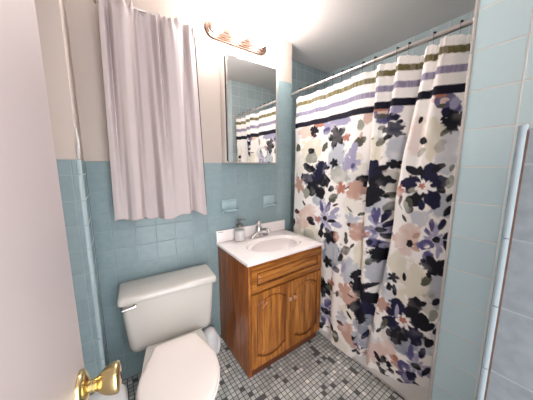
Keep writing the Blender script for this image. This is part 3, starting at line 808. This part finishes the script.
ELEMENTS = """
b 0.391 1.466 0.048 0.13 0 GB 0.8
b 0.376 1.188 0.048 0.06 0 GB 1.0
b 0.466 1.116 0.045 0.044 0 GB 0.8
b 0.351 0.767 0.044 0.121 0 GB 1.0
b 0.494 0.369 0.06 0.054 0 BG 1.0
b 0.409 0.427 0.07 0.06 0 GB 1.0
b 0.45 0.4 0.045 0.048 0 BG 0.8
b 0.443 1.517 0.036 0.1 0 CR 1.0
b 0.415 1.486 0.02 0.035 0 GG 0.7
b 0.518 1.535 0.036 0.1 0 BL 0.55
b 0.46 0.753 0.06 0.121 0 CR 1.0
b 0.548 0.828 0.045 0.09 0 CR 1.0
b 0.518 0.626 0.033 0.06 0 CR 0.8
b 0.736 1.488 0.048 0.084 0 CR 1.0
b 0.64 1.495 0.0385 0.11 0 GB 1.0
b 0.657 1.308 0.048 0.066 0 GG 0.6
b 0.702 1.153 0.054 0.066 0 GB 1.0
b 0.746 1.137 0.039 0.0455 0 GB 1.0
b 0.801 0.753 0.0525 0.135 0 CR 1.0
b 0.668 0.725 0.078 0.0975 0 GB 1.0
b 0.69 0.785 0.052 0.052 0 GB 0.7
b 0.873 0.665 0.064 0.09 0 GB 1.0
b 0.703 0.386 0.065 0.056 0 BG 1.0
b 0.749 0.313 0.045 0.056 0 BG 0.8
b 0.898 1.299 0.0675 0.049 0 GB 0.5
b 0.873 1.4 0.042 0.084 0 CR 0.7
b 1.308 1.528 0.115 0.112 0 CR 1.0
b 1.05 1.475 0.0765 0.105 0 GB 1.0
b 1.009 1.337 0.081 0.0675 0 GG 0.7
b 1.204 1.123 0.063 0.048 0 GB 1.0
b 1.045 0.721 0.09 0.12 0 BG 1.0
b 1.047 0.752 0.054 0.08 0 GB 1.0
b 1.303 0.851 0.12 0.081 0 CR 1.0
b 1.301 0.816 0.06 0.045 0 GG 0.6
b 1.436 0.819 0.078 0.076 0 CR 0.6
b 0.862 0.357 0.064 0.045 0 CR 0.7
b 0.883 0.082 0.051 0.048 0 CR 0.5
b 0.574 0.404 0.0275 0.078 0 GB 0.5
b 0.38 0.663 0.036 0.066 0 GG 0.5
b 0.902 1.125 0.072 0.07 0 CR 0.5
b 1.124 1.663 0.072 0.07 0 LAV 0.35
b 1.409 1.407 0.075 0.09 0 CR 0.5
b 0.658 0.273 0.065 0.052 0 GB 0.7
b 0.559 0.36 0.048 0.039 0 BL 0.4
b 0.332 0.486 0.036 0.077 0 GB 0.6
b 0.58 0.623 0.033 0.078 0 GB 0.6
b 0.429 1.716 0.036 0.036 0 BL 1.0
r 0.415 1.697 0.036 0 0 PURP 0.9
b 0.433 1.726 0.024 0.0157 0 ROSE 1.0
b 0.39 1.666 0.032 0.036 0 PURP 1.0
b 0.404 1.645 0.02 0.02 0 NAVY 1.0
b 0.382 1.683 0.016 0.027 0 LAV 1.0
l 0.423 1.675 0.0162 0.0093 158 OL 1.0
l 0.416 1.619 0.0131 0.0065 117 BLACK 1.0
f 0.371 1.6 0.0525 5 0 BLACK 1.0
b 0.381 1.769 0.0175 0.0225 0 BLACK 1.0
l 0.4 1.556 0.028 0.0133 127 OL 1.0
b 0.381 1.573 0.016 0.0135 0 BLACK 1.0
b 0.489 1.517 0.018 0.02 0 BLACK 1.0
l 0.492 1.462 0.0268 0.0146 117 GG 1.0
l 0.514 1.626 0.0175 0.0079 100 BLACK 1.0
l 0.446 1.349 0.0547 0.039 113 NAVY 1.0
l 0.402 1.31 0.0385 0.0324 171 NAVY 1.0
l 0.524 1.294 0.0461 0.0432 10 NAVY 1.0
l 0.427 1.223 0.0525 0.0396 -119 NAVY 1.0
l 0.496 1.215 0.0481 0.0339 -58 BLACK 1.0
l 0.517 1.364 0.0389 0.0192 33 BLACK 1.0
l 0.413 1.379 0.0333 0.016 147 BLACK 1.0
l 0.391 1.271 0.0198 0.0161 -156 BLACK 1.0
l 0.467 1.186 0.0296 0.0179 -98 NAVY 1.0
l 0.486 1.364 0.0267 0.018 72 BLACK 1.0
l 0.508 1.263 0.0225 0.0158 160 GG 1.0
f 0.466 1.282 0.0404 7 0 WH 1.0
f 0.471 1.287 0.0173 5 0 ROSE 1.0
l 0.362 1.312 0.0323 0.0127 98 GG 1.0
l 0.358 1.234 0.0234 0.0124 112 BLACK 1.0
l 0.36 1.169 0.0294 0.013 106 BLACK 1.0
l 0.362 1.379 0.0179 0.0084 99 OL 1.0
l 0.518 1.175 0.0439 0.0211 81 OL 1.0
l 0.535 1.106 0.0242 0.0081 62 BLACK 1.0
f 0.575 1.252 0.0346 5 0 ROSE 1.0
l 0.558 1.204 0.0274 0.0079 99 DR 1.0
b 0.535 0.98 0.045 0.0605 0 BL 1.0
b 0.5 1.038 0.04 0.044 0 BL 0.8
b 0.513 0.921 0.03 0.0275 0 BL 1.0
b 0.484 1.002 0.0225 0.044 0 BL 0.9
l 0.476 1.015 0.0226 0.0132 129 BP 1.0
l 0.462 0.969 0.0351 0.0144 169 BP 1.0
l 0.474 0.943 0.0227 0.0115 12 BP 1.0
b 0.503 0.964 0.015 0.0216 0 BLACK 1.0
b 0.444 0.974 0.0135 0.0125 0 ROSE 1.0
d 0.392 1.014 0.099 9 0 LAV 1.0
l 0.411 1.09 0.035 0.0118 85 PURP 1.0
l 0.372 1.097 0.0318 0.013 106 NAVY 1.0
l 0.429 1.054 0.022 0.0049 63 PURP 1.0
l 0.349 1.044 0.0264 0.0126 126 BLACK 1.0
l 0.348 0.987 0.0318 0.0108 74 BLACK 1.0
b 0.388 1.015 0.016 0.0165 0 BLACK 1.0
r 0.426 0.973 0.033 0 0 PURP 1.0
b 0.416 0.916 0.024 0.033 0 PURP 1.0
l 0.378 0.949 0.03 0.0084 86 LAV 1.0
l 0.431 0.889 0.0143 0.0111 145 BLACK 1.0
f 0.383 0.872 0.0578 5 0 BLACK 1.0
l 0.352 0.907 0.0167 0.009 115 BLACK 1.0
l 0.408 0.786 0.0363 0.0178 120 OL 1.0
b 0.399 0.823 0.0135 0.0165 0 BLACK 1.0
l 0.51 0.768 0.0247 0.0105 85 BLACK 1.0
l 0.359 0.687 0.0243 0.0121 107 BLACK 1.0
l 0.38 0.713 0.014 0.0078 131 GG 1.0
l 0.523 0.567 0.0631 0.0484 57 NAVY 1.0
l 0.452 0.617 0.0622 0.0347 109 BLACK 1.0
l 0.546 0.472 0.0561 0.0512 -5 NAVY 1.0
l 0.426 0.559 0.0546 0.0469 167 BLACK 1.0
l 0.437 0.47 0.0666 0.0496 -118 NAVY 1.0
l 0.504 0.414 0.069 0.0406 -73 BLACK 1.0
l 0.417 0.652 0.0258 0.0138 145 BLACK 1.0
l 0.546 0.401 0.0356 0.0281 -45 BLACK 1.0
l 0.392 0.531 0.0254 0.023 -154 BLACK 1.0
l 0.567 0.533 0.0288 0.0236 30 NAVY 1.0
l 0.527 0.553 0.042 0.0116 90 LAV 1.0
f 0.487 0.512 0.0441 7 0 WH 1.0
f 0.492 0.515 0.0221 5 0 ROSE 1.0
l 0.363 0.607 0.0348 0.0177 105 GG 1.0
l 0.369 0.542 0.0278 0.0144 111 BLACK 1.0
l 0.365 0.45 0.029 0.02 115 BLACK 1.0
l 0.345 0.529 0.0243 0.0121 107 BLACK 1.0
b 0.619 0.224 0.072 0.0715 0 BL 1.0
b 0.565 0.288 0.048 0.0455 0 BL 0.8
l 0.682 0.126 0.056 0.0294 120 BP 0.7
l 0.606 0.198 0.0378 0.0163 52 BLACK 1.0
f 0.568 0.175 0.0546 6 0 BLACK 1.0
f 0.567 0.162 0.0257 5 0 WH 1.0
l 0.576 0.12 0.0297 0.0135 54 BLACK 1.0
l 0.511 0.247 0.0338 0.0168 23 BP 1.0
l 0.497 0.217 0.0401 0.0157 6 BP 1.0
b 0.512 0.259 0.0165 0.0195 0 ROSE 1.0
l 0.483 0.182 0.0227 0.0136 167 DR 1.0
d 0.406 0.288 0.0935 9 0 LAV 1.0
l 0.436 0.354 0.0449 0.0166 86 PURP 1.0
l 0.387 0.379 0.0358 0.0143 98 NAVY 1.0
b 0.406 0.288 0.0225 0.0165 0 BLACK 1.0
r 0.461 0.239 0.036 0 0 PURP 1.0
b 0.441 0.185 0.045 0.036 0 PURP 1.0
l 0.457 0.131 0.0189 0.0129 143 BLACK 1.0
l 0.387 0.162 0.0388 0.0171 48 BLACK 1.0
l 0.366 0.275 0.0369 0.0125 115 BLACK 1.0
b 0.423 0.212 0.0225 0.03 0 NAVY 1.0
l 0.474 0.136 0.0165 0.0126 169 BLACK 1.0
b 0.737 1.711 0.048 0.033 0 BL 1.0
r 0.72 1.709 0.048 0 0 PURP 0.9
b 0.738 1.728 0.036 0.0165 0 ROSE 1.0
b 0.71 1.669 0.042 0.0275 0 PURP 1.0
b 0.664 1.669 0.03 0.022 0 NAVY 1.0
b 0.643 1.731 0.0275 0.044 0 LAV 1.0
f 0.658 1.597 0.052 5 0 NAVY 1.0
l 0.634 1.64 0.0193 0.0116 120 NAVY 1.0
l 0.711 1.535 0.0348 0.021 142 OL 1.0
b 0.678 1.559 0.024 0.018 0 BLACK 1.0
l 0.719 1.617 0.018 0.0126 150 OL 1.0
b 0.731 1.687 0.03 0.015 0 OL 1.0
b 0.832 1.705 0.026 0.042 0 BP 0.8
b 0.856 1.745 0.0245 0.0162 0 DR 1.0
l 0.874 1.66 0.0358 0.0236 96 GG 1.0
l 0.877 1.551 0.0503 0.0287 149 OL 1.0
l 0.915 1.488 0.0352 0.0335 101 LAV 1.0
f 0.908 1.414 0.0588 5 0 LAV 1.0
b 0.898 1.394 0.015 0.0195 0 PURP 1.0
b 0.901 1.514 0.0225 0.0325 0 LAV 1.0
l 0.863 1.595 0.0228 0.0073 101 BP 1.0
l 0.751 1.356 0.0702 0.0555 85 NAVY 1.0
l 0.699 1.38 0.0432 0.0157 165 BLACK 1.0
l 0.705 1.301 0.0614 0.0426 169 BLACK 1.0
l 0.828 1.294 0.0504 0.0413 5 BLACK 1.0
l 0.745 1.207 0.0663 0.0512 -85 BLACK 1.0
l 0.706 1.234 0.0416 0.0245 -142 BLACK 1.0
l 0.82 1.241 0.0408 0.0308 -38 NAVY 1.0
f 0.645 1.403 0.0315 5 0 BLACK 1.0
l 0.655 1.217 0.03 0.0189 170 OL 1.0
l 0.649 1.148 0.039 0.0252 130 OL 1.0
l 0.668 1.211 0.0138 0.0126 180 BLACK 1.0
f 0.875 1.232 0.0735 5 0 BP 1.0
b 0.865 1.273 0.03 0.028 0 BP 1.0
b 0.891 1.196 0.0375 0.028 0 BP 1.0
l 0.94 1.241 0.031 0.0057 153 DR 1.0
d 0.683 0.996 0.1105 9 0 LAV 1.0
l 0.713 1.082 0.0552 0.0171 80 PURP 1.0
l 0.699 1.103 0.036 0.0126 95 PURP 1.0
l 0.667 1.087 0.042 0.0158 105 NAVY 1.0
l 0.649 1.039 0.0344 0.0164 133 NAVY 1.0
l 0.653 0.955 0.0337 0.0167 32 BLACK 1.0
b 0.683 0.996 0.026 0.0162 0 BLACK 1.0
r 0.742 0.968 0.0455 0 0 PURP 1.0
b 0.754 0.959 0.0245 0.0163 0 ROSE 1.0
b 0.707 0.908 0.0455 0.0325 0 PURP 1.0
b 0.734 0.91 0.0195 0.0195 0 NAVY 1.0
f 0.673 0.847 0.0683 5 0 BLACK 1.0
b 0.657 0.82 0.03 0.026 0 BLACK 1.0
l 0.72 0.786 0.0358 0.0205 135 OL 1.0
b 0.697 0.818 0.0228 0.0162 0 BLACK 1.0
l 0.655 0.895 0.0195 0.0378 90 LAV 0.7
f 0.887 1.014 0.0588 6 0 GB 1.0
b 0.884 0.986 0.032 0.014 0 DR 1.0
f 0.841 0.957 0.0588 5 0 BP 1.0
b 0.847 0.907 0.0375 0.028 0 BP 1.0
l 0.916 0.885 0.0421 0.0223 84 OL 1.0
l 0.914 0.79 0.0532 0.0288 148 OL 1.0
b 0.948 0.74 0.0255 0.015 0 BLACK 1.0
f 0.829 0.635 0.0294 4 0 BLACK 1.0
l 0.917 0.662 0.0377 0.0178 101 LAV 1.0
l 0.864 0.84 0.0225 0.0079 120 DR 1.0
l 0.908 1.096 0.0304 0.0078 36 OL 1.0
l 0.832 1.068 0.0218 0.0107 153 OL 1.0
l 0.78 0.565 0.0758 0.054 79 BLACK 1.0
l 0.821 0.566 0.0354 0.0281 28 BLACK 1.0
l 0.719 0.531 0.0672 0.0459 175 BLACK 1.0
l 0.795 0.439 0.0635 0.0537 -21 BLACK 1.0
l 0.72 0.46 0.0546 0.0413 -140 NAVY 1.0
l 0.756 0.382 0.0588 0.0368 -90 BLACK 1.0
l 0.714 0.623 0.039 0.0171 155 BLACK 1.0
f 0.609 0.557 0.0409 5 0 ROSE 1.0
b 0.608 0.545 0.022 0.0455 0 BP 1.0
l 0.552 0.674 0.0389 0.0116 81 BLACK 1.0
l 0.588 0.436 0.0415 0.0148 107 OL 1.0
b 0.579 0.681 0.0165 0.024 0 BLACK 1.0
b 0.811 0.66 0.03 0.021 0 BLACK 1.0
l 0.613 0.381 0.0255 0.0097 118 BLACK 1.0
f 0.563 0.75 0.0315 5 0 BLACK 1.0
f 0.877 0.493 0.0788 5 0 BP 1.0
b 0.848 0.454 0.032 0.03 0 BP 1.0
b 0.945 0.451 0.0127 0.024 0 BLACK 1.0
l 0.838 0.488 0.0238 0.006 19 DR 1.0
f 0.882 0.299 0.0551 6 0 GB 1.0
b 0.895 0.251 0.034 0.015 0 DR 1.0
l 0.83 0.351 0.0308 0.0082 48 BLACK 1.0
b 0.826 0.224 0.056 0.0675 0 BP 1.0
b 0.794 0.174 0.045 0.045 0 BP 0.9
l 0.931 0.122 0.0468 0.0283 85 OL 1.0
l 0.892 0.214 0.029 0.0216 142 BP 1.0
l 0.79 0.206 0.0375 0.0118 85 BLACK 1.0
l 0.768 0.157 0.0375 0.0158 30 BP 1.0
r 0.745 0.165 0.0375 0 0 PURP 1.0
l 0.762 0.109 0.0338 0.0158 160 BLACK 1.0
f 0.728 0.238 0.0787 7 0 GB 1.0
b 0.732 0.295 0.028 0.035 0 BG 1.0
l 0.714 0.266 0.0417 0.0138 109 NAVY 1.0
l 0.732 0.206 0.028 0.011 70 LAV 1.0
b 1.384 1.683 0.084 0.056 0 BL 1.0
f 1.286 1.685 0.0504 4 0 BLACK 1.0
b 1.234 1.725 0.0525 0.024 0 ROSE 1.0
b 1.014 1.71 0.068 0.028 0 LAV 1.0
b 1.128 1.707 0.0665 0.0375 0 LAV 1.0
b 1.157 1.661 0.038 0.03 0 PURP 1.0
f 1.062 1.605 0.0788 5 0 BLACK 1.0
l 1.168 1.542 0.0402 0.0237 126 OL 1.0
f 0.979 1.595 0.0341 5 0 ROSE 1.0
b 1.303 1.463 0.0575 0.048 0 GG 1.0
b 1.307 1.52 0.033 0.024 0 BLACK 1.0
b 1.273 1.637 0.022 0.015 0 DR 1.0
l 1.469 1.556 0.0331 0.0326 150 OL 1.0
f 1.062 1.417 0.0368 5 0 BLACK 1.0
l 0.958 1.45 0.0352 0.0178 102 LAV 1.0
b 0.963 1.394 0.032 0.035 0 LAV 1.0
l 1.197 1.365 0.075 0.0672 116 NAVY 1.0
l 1.32 1.381 0.0773 0.0295 22 BLACK 1.0
l 1.325 1.289 0.1027 0.048 7 NAVY 1.0
l 1.27 1.216 0.0772 0.0616 -53 BLACK 1.0
l 1.155 1.28 0.0719 0.0474 176 BLACK 1.0
l 1.184 1.182 0.055 0.047 -116 BLACK 1.0
l 1.128 1.381 0.0334 0.0153 164 BLACK 1.0
l 1.245 1.316 0.0384 0.0433 90 NAVY 1.0
f 1.443 1.231 0.0756 5 0 BP 1.0
l 1.343 1.168 0.0468 0.0378 90 GG 1.0
l 1.074 1.224 0.0309 0.0202 163 BLACK 1.0
l 1.053 1.158 0.0463 0.0257 145 OL 1.0
f 0.995 1.236 0.0472 5 0 ROSE 1.0
l 1.364 1.079 0.031 0.0116 39 BLACK 1.0
l 1.034 1.106 0.0248 0.0082 153 DR 1.0
d 1.124 0.99 0.128 10 0 LAV 1.0
l 1.167 1.079 0.0489 0.0207 71 PURP 1.0
l 1.096 1.083 0.0462 0.0207 110 PURP 1.0
l 1.04 1.06 0.0473 0.0177 143 LAV 1.0
l 1.035 0.976 0.0442 0.0162 17 NAVY 1.0
b 1.124 0.99 0.025 0.02 0 BLACK 1.0
l 1.061 0.979 0.0373 0.0129 163 BLACK 1.0
l 1.154 0.91 0.0372 0.0206 114 NAVY 1.0
b 1.334 0.969 0.108 0.0765 0 BL 1.0
b 1.381 0.896 0.075 0.045 0 BL 1.0
b 1.292 1.019 0.0575 0.054 0 BL 0.8
b 1.288 0.95 0.0403 0.0213 0 BLACK 1.0
b 1.265 0.92 0.0345 0.017 0 BLACK 1.0
f 1.205 0.957 0.0357 5 0 ROSE 1.0
b 1.464 0.99 0.0405 0.0225 0 DR 1.0
l 1.504 0.878 0.038 0.022 90 BLACK 1.0
f 1.072 0.858 0.0672 5 0 BLACK 1.0
b 1.162 0.858 0.0315 0.034 0 BLACK 1.0
b 1.034 0.836 0.036 0.024 0 BLACK 1.0
b 1.007 0.867 0.027 0.0375 0 ROSE 0.7
b 1.008 0.958 0.045 0.0225 0 LAV 1.0
f 1.075 0.646 0.0446 5 0 BLACK 1.0
l 0.955 0.722 0.031 0.0173 123 BLACK 1.0
b 0.977 0.622 0.034 0.024 0 NAVY 0.8
f 1.086 0.425 0.0803 5 0 BLACK 1.0
d 1.064 0.237 0.1275 10 0 LAV 1.0
l 1.046 0.313 0.0445 0.0253 124 PURP 1.0
l 1.025 0.237 0.0469 0.0181 162 NAVY 1.0
l 1.088 0.162 0.0534 0.0203 56 PURP 1.0
b 1.072 0.233 0.03 0.0255 0 BLACK 1.0
l 0.975 0.17 0.0357 0.0191 47 BLACK 1.0
f 1.02 0.493 0.042 5 0 ROSE 1.0
b 1.028 0.448 0.038 0.024 0 OL 1.0
l 1.096 0.094 0.0375 0.0204 136 BLACK 1.0
"""

rng = np.random.RandomState(11)
def noise2(y, z, sc, seed=0):
    g = np.random.RandomState(seed).rand(256, 256)
    a, b = y*sc + 40.3, z*sc + 17.7
    i, j = np.floor(a).astype(int), np.floor(b).astype(int)
    u, v = a - i, b - j
    u = u*u*(3-2*u); v = v*v*(3-2*v)
    G = lambda p, q: g[p % 256, q % 256]
    return (G(i,j)*(1-u) + G(i+1,j)*u)*(1-v) + (G(i,j+1)*(1-u) + G(i+1,j+1)*u)*v
PAL = dict(NAVY=(30,30,58), BLACK=(24,23,32), PURP=(90,86,132), LAV=(164,160,188), GB=(188,192,200), BG=(144,150,162), OL=(88,88,74), GG=(156,156,144), BL=(224,198,186), ROSE=(182,122,104), CR=(226,220,202), BP=(196,158,142), WH=(245,240,236), DR=(84,48,46))
PAL = {k: np.array(lin(*v)[:3]) for k, v in PAL.items()}
ZTOP = 1.985
def hem(y):
    return np.interp(y, [.30,.345,.40,.50,.60,.66,.70,.75,.80,.90,1.0,1.2,1.5], [.195,.19,.172,.12,.103,.098,.112,.09,.040,.036,.05,.07,.07])
NC, NR = 430, 440
ssd = np.linspace(0.019, 3.0, 4000)
acc = np.zeros(3999)
for z in (.2, 1.15, 1.95):
    xx = XS(ssd, np.full_like(ssd, z)); yy = YS(ssd, np.full_like(ssd, z))
    acc += np.hypot(np.diff(xx)*1.0, np.diff(yy))
cum = np.concatenate([[0], np.cumsum(acc)])
S1 = np.interp(np.linspace(0, cum[-1], NC), cum, ssd)
S = np.repeat(S1[None, :], NR, 0)
T = np.repeat(np.linspace(0, 1, NR)[:, None], NC, 1)
hy = YS(S1, np.full_like(S1, .1))
zh = hem(hy)[None, :] + 0.004*np.sin(S1*23)[None, :]
# top edge dips between the hooks
ytop = YS(S1, np.full_like(S1, 2.0))
HYs = np.array(sorted(HY))
dip = np.min(np.abs(ytop[:, None] - HYs[None, :]), axis=1)
zt = (ZTOP - 0.16*np.clip(dip, 0, .055)**1.0)[None, :]
Z = zt + (zh - zt)*T
Y = YS(S.ravel(), Z.ravel()).reshape(S.shape)
X_ = XS(S.ravel(), Z.ravel()).reshape(S.shape)
X_ += (noise2(Y, Z, 7.0, 3) - 0.5)*0.010 + (noise2(Y, Z*0.35, 22.0, 4) - 0.5)*0.008
X_ += np.where(Z > 1.9, 0.004*np.sin(S*60), 0)
X_ = np.minimum(X_, 1.43)
X_ = np.minimum(X_, 1.337 + 0.25*np.clip(Z - .41, 0, 1))
n1 = noise2(Y, Z, 60, 1) - .5; n2 = noise2(Y, Z, 130, 2) - .5; n3 = noise2(Y, Z, 18, 5) - .5; n4 = noise2(Y, Z, 34, 6) - .5
C = np.ones(S.shape + (3,))*np.array(lin(247, 243, 239)[:3])
def sm(a, lo, hi):
    t = np.clip((a - lo)/(hi - lo), 0, 1); return t*t*(3-2*t)
def lay(sl, m, c, wet=0.3):
    m = m*(1 - wet*np.clip(n3[sl]*2 + n4[sl], 0, 1))
    C[sl] = C[sl]*(1 - m[..., None]) + c*m[..., None]
sprigs = []
for k_ in range(70):
    sprigs.append('l %.3f %.3f %.4f %.4f %d %s .85' % (rng.uniform(.34, 1.5), rng.uniform(.08, 1.7), rng.uniform(.012, .026), rng.uniform(.002, .006), rng.randint(0, 180), ['OL', 'GG', 'DR', 'LAV', 'BLACK', 'BP', 'BG'][k_ % 7]))
LINES = ELEMENTS.strip().splitlines()
nw = next(i for i, q_ in enumerate(LINES) if not q_.startswith('b'))
for line in LINES[:nw] + sprigs + LINES[nw:]:
    k, cy, cz, r1, r2, ang, col, al = line.split()
    cy, cz, r1, r2, ang, al = float(cy), float(cz), float(r1), float(r2), math.radians(float(ang)), float(al)
    R = max(r1, r2 if k in 'bl' else 0)*1.6
    rows_ = np.where((Z.max(1) > cz - R) & (Z.min(1) < cz + R))[0]
    cols_ = np.where((Y.max(0) > cy - R) & (Y.min(0) < cy + R))[0]
    if not len(rows_) or not len(cols_): continue
    sl = (slice(rows_[0], rows_[-1]+1), slice(cols_[0], cols_[-1]+1))
    dy, dz = Y[sl] - cy, Z[sl] - cz
    jag = n1[sl]*.55 + n2[sl]*.35
    c = PAL[col]
    wet = 0.12 if col in ('NAVY','BLACK','DR') else 0.42
    if k == 'b':
        q = np.hypot(dy/r1, dz/r2) + jag*.6 + n4[sl]*.4
        soft = .07 if col in ('NAVY','BLACK','DR') else .16
        lay(sl, (1 - sm(q, 1-soft, 1+soft))*al, c, wet)
    elif k == 'l':
        a_ = dy*math.cos(ang) + dz*math.sin(ang); b_ = -dy*math.sin(ang) + dz*math.cos(ang)
        big = r2 > .022
        b_ = b_ + n4[sl]*r2*.5; a_ = a_ + n1[sl]*r1*.22
        w_ = r2*np.sqrt(np.clip(1 - (np.abs(a_)/r1)**1.6, 0, 1)) + 1e-5
        q = np.abs(b_)/w_ + jag*(.6 if big else .35)
        q = np.where(np.abs(a_) > r1, 9, q)
        lay(sl, (1 - sm(q, .85, 1.15))*al, c, wet)
    elif k == 'f':
        th = np.arctan2(dz, dy); rr = np.hypot(dy, dz)
        pr = .52 + .48*np.abs(np.cos(th*r2/2 + cy*9))**.7
        q = rr/(r1*pr) + jag*.7
        lay(sl, (1 - sm(q, .88, 1.12))*al, c, wet)
    elif k == 'r':
        rr = np.hypot(dy, dz)/r1
        q = np.abs(rr - .72)/.30 + jag*.7
        lay(sl, (1 - sm(q, .85, 1.15))*al*(dz + dy*.6 > -r1*.6), c, wet)
    elif k == 'd':
        th = np.arctan2(dz, dy); rr = np.hypot(dy, dz)
        ph = th*r2/2 + cy*7
        pr = np.abs(np.cos(ph))
        idx = np.floor(ph/PI + .5).astype(int)
        long_ = .72 + .28*np.sin(idx*2.3 + cy*20)
        q = rr/(r1*long_*(.25 + .75*pr**.55)) + jag*.45
        m = (1 - sm(q, .88, 1.12))*(rr > r1*.16)
        lay(sl, m*(.95), c, .3)
        inner = m*sm(rr/r1, .25, .75)*(pr > .55)*(np.mod(idx, 2) == 0)
        lay(sl, inner*.8, PAL['PURP'], .3)
# woven bands across the top
stip = .75 + .25*(noise2(Y, Z*.05, 180, 8) > .42)
def band(z0, z1, c, a):
    m = sm(Z, z0 - .0025, z0 + .0015)*(1 - sm(Z, z1 - .0015, z1 + .0025))*a
    C[:] = C*(1 - m[..., None]) + c*m[..., None]
top_m = sm(Z, 1.738, 1.744)
C[:] = C*(1 - top_m[..., None]) + np.array(lin(248, 244, 240)[:3])*top_m[..., None]
band(1.908, 1.940, np.array(lin(112, 104, 66)[:3]), .55 + .45*stip)
band(1.822, 1.855, np.array(lin(142, 134, 160)[:3]), .55 + .45*stip)
band(1.728, 1.768, np.array(lin(20, 19, 36)[:3]), 1.0)
me = bpy.data.meshes.new('shower_curtain')
vid = np.arange(NR*NC).reshape(NR, NC)
quads = np.stack([vid[:-1,:-1], vid[1:,:-1], vid[1:,1:], vid[:-1,1:]], -1).reshape(-1, 4)
me.vertices.add(NR*NC); me.vertices.foreach_set('co', np.stack([X_, Y, Z], -1).ravel())
me.loops.add(quads.size); me.loops.foreach_set('vertex_index', quads.ravel().astype(np.int32))
me.polygons.add(len(quads))
me.polygons.foreach_set('loop_start', np.arange(0, quads.size, 4, dtype=np.int32))
me.polygons.foreach_set('use_smooth', np.ones(len(quads), dtype=bool))
me.update(calc_edges=True); me.validate()
ca = me.color_attributes.new('print', 'FLOAT_COLOR', 'POINT')
ca.data.foreach_set('color', np.concatenate([np.clip(C, 0, 1), np.ones(S.shape + (1,))], -1).astype(np.float32).ravel())
def cloth_mat():
    t = NT('printed_cloth')
    at = t.n('ShaderNodeVertexColor'); at.layer_name = 'print'
    geo = t.n('ShaderNodeNewGeometry')
    nrm = t.bump(t.noise(420.0, 2.0, geo.outputs['Position']), 0.06, 0.001)
    a = t.bsdf(at.outputs[0], 0.7, 0.0, nrm, spec=0.25)
    tr = t.n('ShaderNodeBsdfTranslucent'); t.put(tr.inputs[0], at.outputs[0])
    mx = t.n('ShaderNodeMixShader'); mx.inputs[0].default_value = 0.12
    t.t.links.new(a.outputs[0], mx.inputs[1]); t.t.links.new(tr.outputs[0], mx.inputs[2])
    return t.done(mx.outputs[0])
me.materials.append(cloth_mat())
sc_o = bpy.data.objects.new('shower_curtain', me); COL.objects.link(sc_o)
tag(sc_o, 'white shower curtain with navy and blush watercolour flowers and striped top', 'shower curtain')

# ------------------------------------------------------------------ light and output
w = bpy.data.worlds.new('hall_daylight'); SC.world = w
w.use_nodes = True
bgn = w.node_tree.nodes['Background']
bgn.inputs[0].default_value = (0.97, 0.97, 1.0, 1)
bgn.inputs[1].default_value = WORLD
SC.view_settings.view_transform = 'Standard'
SC.view_settings.look = 'None'
SC.view_settings.gamma = 1.0
SC.view_settings.use_curve_mapping = False
SC.view_settings.exposure = EXPO
SC.cycles.max_bounces = 10
SC.cycles.diffuse_bounces = 6
